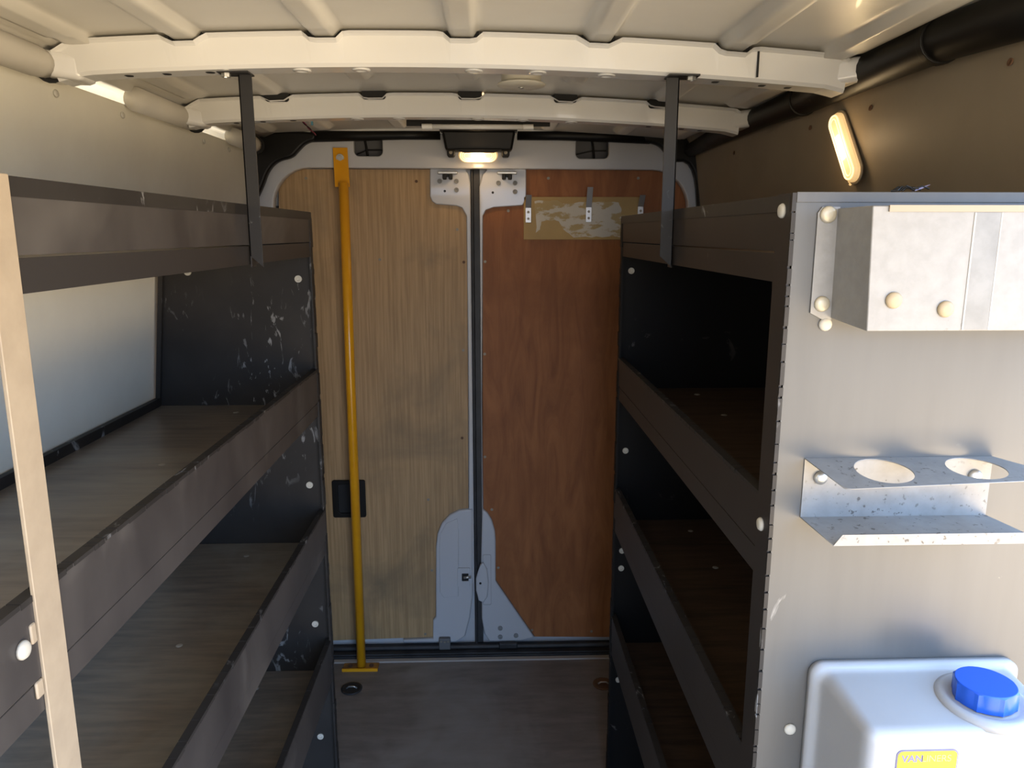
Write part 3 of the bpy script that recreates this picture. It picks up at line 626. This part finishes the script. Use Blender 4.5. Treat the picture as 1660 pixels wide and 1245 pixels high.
for x in (-.130, .064):
    bm = plate(rrect(x - .0135, x + .0135, 1.966, 2.0, .009), [], 2.770, 2.812, bev=.003); e = obj('mounting_ear', bm, M['plastic'], hs)
    head('screw', SCR, (x, 2.770, 1.981), (0, -1, 0), e, 1.1)
bm = B(); prism(bm, [(-.115, 1.99), (-.112, 1.985), (-.08, 1.978), (.02, 1.978), (.046, 1.985), (.05, 1.99)], 2.747, 2.757); obj('lower_shroud', bm, M['plastic'], hs)
lamp_head(o, (-.034, 2.800, 1.977), (1, 0, 0), (0, -.45, -.9), (0, -.9, -.35), .070, .030, .014, 0.42)
o = thing('wall_lamp', 'lit amber lamp hanging at a tilt at the top of the right lining', 'lamp', (.745, 1.66, 1.88))
u = Vector((.74, 1.665, 1.965)) - Vector((.757, 1.565, 1.805)); n = Vector((-.99, -.10, 0)); n = (n - n.project(u)).normalized(); v = u.normalized().cross(n)
c0 = Vector((.744, 1.605, 1.876))
bm = B(); un = u.normalized()
P = stadium(.088, .026); 
r0 = [bm.verts.new(c0 - n * .006 + un * p + v * q) for p, q in P]; r1 = [bm.verts.new(c0 + un * p + v * q) for p, q in P]
for k in range(len(P)): bm.faces.new((r0[k], r0[(k + 1) % len(P)], r1[(k + 1) % len(P)], r1[k]))
bm.faces.new(r0); bm.faces.new(r1); obj('lamp_base', bm, mat('lamp_base', (.35, .28, .18), .5), o, bevel=.003)
bm = B()
for k in range(22):
    p = c0 - n * .004 + un * (-.072 + .144 * k / 21) + v * -.026
    lathe(bm, [(.0030, 0), (.0030, .003), (0, .003)], p, -v, 6)
obj('studs', bm, M['lens'], o)
lamp_head(o, c0, un, v, n, .082, .022, .011, 0.15)
bm = B(); box(bm, -.235, .185, 2.17, 2.215, 2.036, 2.046)
o = thing('strip_light', 'slim white strip light on a black backing behind the rear roof crossbeam', 'strip light', (-.03, 2.2, 2.0)); 
bm.free(); bm = B(); box(bm, -.228, .177, 2.226, 2.232, 1.997, 2.020); bb = obj('backing', bm, M['plastic'], o, bevel=.001)
for x in (-.15, .10):
    bm = B(); box(bm, x - .008, x + .008, 2.232, 2.25, 2.004, 2.056); obj('mounting_lug', bm, M['plastic'], bb)
bm = B(); tube(bm, [(-.155, 2.215, 1.994), (.100, 2.215, 1.994)], .0072, 14); obj('tube', bm, M['offwhite'], o, smooth=True)
for x in (-.184, .100):
    bm = B(); tube(bm, [(x, 2.215, 1.994), (x + .029, 2.215, 1.994)], .0078, 14); obj('end_cap', bm, M['offwhite'], o, bevel=.001)

o = thing('roof_vent', 'round cream roof vent disc between the two roof crossbeams', 'vent', (.075, 1.76, 2.055))
bm = B(); lathe(bm, [(.044, 0), (.044, .040), (.040, .041), (0, .041)], (.075, 1.760, 2.066), (0, 0, -1), 32); obj('vent_body', bm, M['cream'], o, bevel=.001)
bm = B(); lathe(bm, [(.052, 0), (.054, .002), (.052, .005), (.020, .0075), (0, .0075)], (.075, 1.760, 2.025), (0, 0, -1), 36); dd = obj('vent_disc', bm, M['cream'], o, smooth=True)
bm = B(); lathe(bm, [(.006, 0), (.005, .003), (0, .004)], (.075, 1.760, 2.0175), (0, 0, -1), 12); obj('centre_screw', bm, M['screw'], dd, smooth=True)

# ---------------------------------------------------------------- hook board
o = thing('hook_board', 'small tan board with three steel hooks and torn paper, on the right rear door', 'hook board', (.35, 2.85, 1.68))
bm = B(); box(bm, .132, .566, 2.852, 2.8615, 1.678, 1.833); obj('board', bm, M['board'], o, bevel=.001)
P = []; rr = random.Random(9)
for a_, b_, n_ in (((.172, 1.818), (.275, 1.822), 6), ((.275, 1.810), (.480, 1.818), 10), ((.485, 1.812), (.500, 1.775), 4), ((.495, 1.770), (.560, 1.765), 3), ((.560, 1.760), (.556, 1.692), 4), ((.550, 1.690), (.300, 1.686), 12), ((.300, 1.700), (.270, 1.722), 3), ((.262, 1.745), (.205, 1.752), 4), ((.198, 1.745), (.194, 1.702), 4), ((.180, 1.702), (.172, 1.812), 5)):
    for k in range(n_): P.append((a_[0] + (b_[0] - a_[0]) * k / n_ + rr.uniform(-.003, .003), a_[1] + (b_[1] - a_[1]) * k / n_ + rr.uniform(-.0025, .0025)))
obj('paper_residue', plate(P, [], 2.8513, 2.8521), M['paper'], o, label='torn whitish paper residue')
for x, zt, zb in ((.149, 1.838, 1.740), (.373, 1.866, 1.742), (.566, 1.838, 1.745)):
    bm = B(); w_ = .0105
    box(bm, x - w_, x + w_, 2.848, 2.8518, zb, zb + .055)
    hexa(bm, [(x - w_, 2.848, zb + .053), (x + w_, 2.848, zb + .053), (x + w_, 2.8518, zb + .053), (x - w_, 2.8518, zb + .053), (x - w_, 2.815, zt), (x + w_, 2.815, zt), (x + w_, 2.818, zt), (x - w_, 2.818, zt)])
    h = obj('hook', bm, M['steel'], o, bevel=.0008)
    for z in (zb + .014, zb + .038): head('screw', SCR, (x, 2.848, z), (0, -1, 0), h, .9)

# wires and clips at the rear roof
o = thing('wire', 'thin twisted red and black wire dangling behind the rear crossbeam', 'wire', (-.55, 2.2, 2.01))
for k, m in ((0, M['wire']), (1, M['plastic'])):
    bm = B(); P = []
    for i in range(25):
        t_ = i / 24; a = t_ * 14 + k * PI; P.append((-.555 + .030 * t_ + .0022 * math.cos(a), 2.30 + .12 * t_ + .0022 * math.sin(a), 2.040 - .045 * t_))
    tube(bm, P, .0016, 6); obj('strand', bm, m, o, smooth=True, label=('red strand', 'black strand')[k])
for i, (x, y) in enumerate(((-.635, 2.32), (-.53, 2.40))):
    bm = B(); z = roofz(x); box(bm, x - .009, x + .009, y, y + .006, z - .016, z - .002); box(bm, x - .003, x + .003, y, y + .006, z - .036, z - .014)
    tag(obj('roof_clip', bm, M['clip'], bevel=.001), ('small blue plastic clip left of the dangling red wire', 'small blue plastic clip right of the dangling red wire')[i], 'clip', 'blue clips under the rear of the roof')
bm = B()
x0, x1 = -.335, -.300
box(bm, x0, x1, 1.62, 1.80, roofz(x0) - .0015, roofz(x0) - .0002 + .002)
tag(obj('tape_strip', bm, M['tape']), 'short tan tape strip stuck on the roof right of the left strap', 'tape')

# ---------------------------------------------------------------- galvanised box on the end panel
o = thing('galvanised_box', 'galvanised steel box bolted at the top of the grey end panel', 'box', (.56, .895, 1.6))
bm = B(); hexa(bm, [(.413, .8975, 1.600), (.425, .829, 1.592), (.735, .829, 1.592), (.735, .8975, 1.600), (.411, .8975, 1.729), (.419, .829, 1.730), (.735, .829, 1.730), (.735, .8975, 1.729)])
bx = obj('box_body', bm, M['galv'], o, bevel=.0015)
bm = plate([(.388, 1.724), (.393, 1.731), (.414, 1.731), (.414, 1.597), (.405, 1.597), (.388, 1.606)], [], .8955, .8975); fl_ = obj('side_flange', bm, M['galv'], o)
for x, z, s_ in ((.400, 1.722, 1.05), (.401, 1.617, 1.0)): head('bolt', RIV, (x, .8955, z), (0, -1, 0), o, s_).data = disc_mesh(.0095, .004, mat('zinc_dome', (.50, .46, .36), .4, metal=.4), True, 18, 'bolt')
TB = disc_mesh(.0098, .0045, mat('tan_rivet', (.38, .30, .19), .5), True, 20, 'rivet')
for x, z in ((.452, 1.627), (.512, 1.617)): head('rivet', TB, (x, .829, z), (0, -1, 0), o, .95)
bm = B(); box(bm, .437, .735, .827, .8295, 1.7235, 1.7305); obj('top_seam', bm, mat('seam_tan', (.33, .27, .20), .5), bx)
bm = B(); box(bm, .533, .535, .8283, .8292, 1.5935, 1.7225); box(bm, .563, .5645, .8283, .8292, 1.5935, 1.7225); obj('seam_line', bm, mat('seam_dull', (.40, .39, .36), .5), bx)
bm = B(); box(bm, .535, .563, .8285, .8292, 1.5935, 1.7225); obj('rubbed_band', bm, mat('band', (.22, .22, .215), .45, c2=(.17, .17, .165), scale=30, metal=.3), bx)

# ---------------------------------------------------------------- bottle holder
o = thing('bottle_holder', 'galvanised bracket with two round holes, bolted mid height on the grey end panel', 'bottle holder', (.515, .895, 1.345))
bm = B(); box(bm, .396, .637, .8965, .8975, 1.345, 1.423); obj('back_plate', bm, M['galv'], o)
def circ(cx, cy, r, n=32): return [(cx + r * math.cos(2 * PI * k / n), cy + r * math.sin(2 * PI * k / n)) for k in range(n)]
bm = plate([(.396, .8975), (.412, .821), (.42, .8185), (.668, .8185), (.678, .823), (.637, .8975)], [circ(.478, .860, .0335), circ(.592, .860, .0335)], 1.4222, 1.4234, 'xy')
for v_ in bm.verts:
    t_ = (.8975 - v_.co.y) / .079; v_.co.z -= t_ * (.014 - .010 * (v_.co.x - .40) / .27)
obj('top_flange', bm, M['galv'], o)
bm = plate([(.396, .8975), (.404, .820), (.660, .820), (.637, .8975)], [], 1.3443, 1.3455, 'xy')
for v_ in bm.verts: v_.co.z -= (.8975 - v_.co.y) / .078 * .005
obj('bottom_shelf', bm, M['galv'], o)
bm = plate([(.404, 1.3393), (.414, 1.353), (.660, 1.353), (.660, 1.3393)], [], .8193, .8205); obj('front_lip', bm, M['galv'], o)
for x in (.4175, .616): head('bolt', RIV, (x, .8965, 1.398), (0, -1, 0), o, 1.0).data = disc_mesh(.0088, .006, M['screw'], True, 18, 'bolt')

# ---------------------------------------------------------------- water tank
o = thing('water_tank', 'white plastic hand wash water tank with a blue cap, low on the grey end panel', 'water tank', (.56, .85, .80))
def rr3(x0, x1, z0, z1, r, y, bm): return [bm.verts.new((a, y, b)) for a, b in rrect(x0, x1, z0, z1, r, 6)]
bm = B()
prof = [(.423, .703, .72, 1.144, .018, .897), (.423, .703, .72, 1.144, .018, .888), (.428, .699, .725, 1.140, .018, .884), (.432, .695, .73, 1.137, .018, .882), (.434, .693, .732, 1.1355, .018, .876),
        (.4345, .6928, .7325, 1.1350, .018, .870), (.4405, .6903, .7395, 1.1274, .0145, .790), (.441, .690, .74, 1.127, .014, .785), (.443, .688, .742, 1.1255, .012, .777), (.447, .685, .746, 1.121, .010, .772), (.454, .68, .752, 1.115, .008, .770), (.458, .676, .756, 1.111, .006, .7699)]
rs = [rr3(*p, bm) for p in prof]
for A, Q in zip(rs, rs[1:]):
    for k in range(len(A)): bm.faces.new((A[k], A[(k + 1) % len(A)], Q[(k + 1) % len(A)], Q[k]))
bm.faces.new(rs[0]); bm.faces.new(rs[-1])
tk = obj('tank_body', bm, M['tank'], o, smooth=True); 
bm = B(); cxx, cyy = .612, .822
lathe(bm, [(.056, -.004), (.054, .004), (.046, .0075), (.040, .004), (.036, .004)], (cxx, cyy, 1.129), (0, -.05, 1), 36); obj('neck_ring', bm, M['tank'], o, smooth=True)
bm = B(); n = 48; rings = []
for r_, h in ((.0345, 0), (.0345, .022), (.0335, .024), (.0, .024)):
    if r_ == 0: rings.append([bm.verts.new((cxx, cyy, 1.133 + h))]); continue
    rings.append([bm.verts.new((cxx + (r_ + (.0018 if k % 6 == 0 and h < .023 else 0)) * math.cos(2 * PI * k / n), cyy + (r_ + (.0018 if k % 6 == 0 and h < .023 else 0)) * math.sin(2 * PI * k / n), 1.133 + h)) for k in range(n)])
for A, Q in zip(rings, rings[1:]):
    for k in range(n):
        bm.faces.new((A[k], A[(k + 1) % n], Q[(k + 1) % n], Q[k]) if len(Q) > 1 else (A[k], A[(k + 1) % n], Q[0]))
obj('cap', bm, M['blue'], o, bevel=.0006, label='blue screw cap')
bm = plate(rrect(.4775, .5515, 1.060, 1.1035, .007), [], .7691, .7699); s1 = obj('sticker_border', bm, M['stgrey'], o, label='blue grey sticker border')
bm = plate(rrect(.4790, .5500, 1.0615, 1.1020, .006), [], .7687, .7692); s2 = obj('sticker', bm, M['styellow'], o, label='yellow maker sticker')
textmesh('VAN', .0125, (.4835, .7686, 1.0885), s2, M['stgrey'], 'sticker_text', bold=.0004)
textmesh('LINERS', .0125, (.5070, .7686, 1.0885), s2, M['stwhite'], 'sticker_text', space=.93)

# plastic scrap on the right rack
bm = B(); r = random.Random(4)
for k in range(4):
    P = [(.478 + .004 * k + r.uniform(-.004, .004), .905 + r.uniform(-.003, .003), 1.7495)]
    for j in range(4): P.append((P[-1][0] + r.uniform(.004, .010), P[-1][1] + r.uniform(-.004, .004), 1.7495 + r.uniform(0, .006)))
    tube(bm, P, .0012, 6)
o = thing('tie_scrap', 'frayed black and grey cable tie scrap on top edge of the grey end panel', 'cable tie', (.49, .905, 1.748))
obj('frayed_strands', bm, M['plastic'], o)
bm = B(); hexa(bm, [(.503, .900, 1.749), (.512, .900, 1.752), (.512, .906, 1.752), (.503, .906, 1.749), (.503, .900, 1.751), (.522, .900, 1.757), (.522, .906, 1.757), (.503, .906, 1.751)]); obj('tie_tail', bm, M['stgrey'], o)
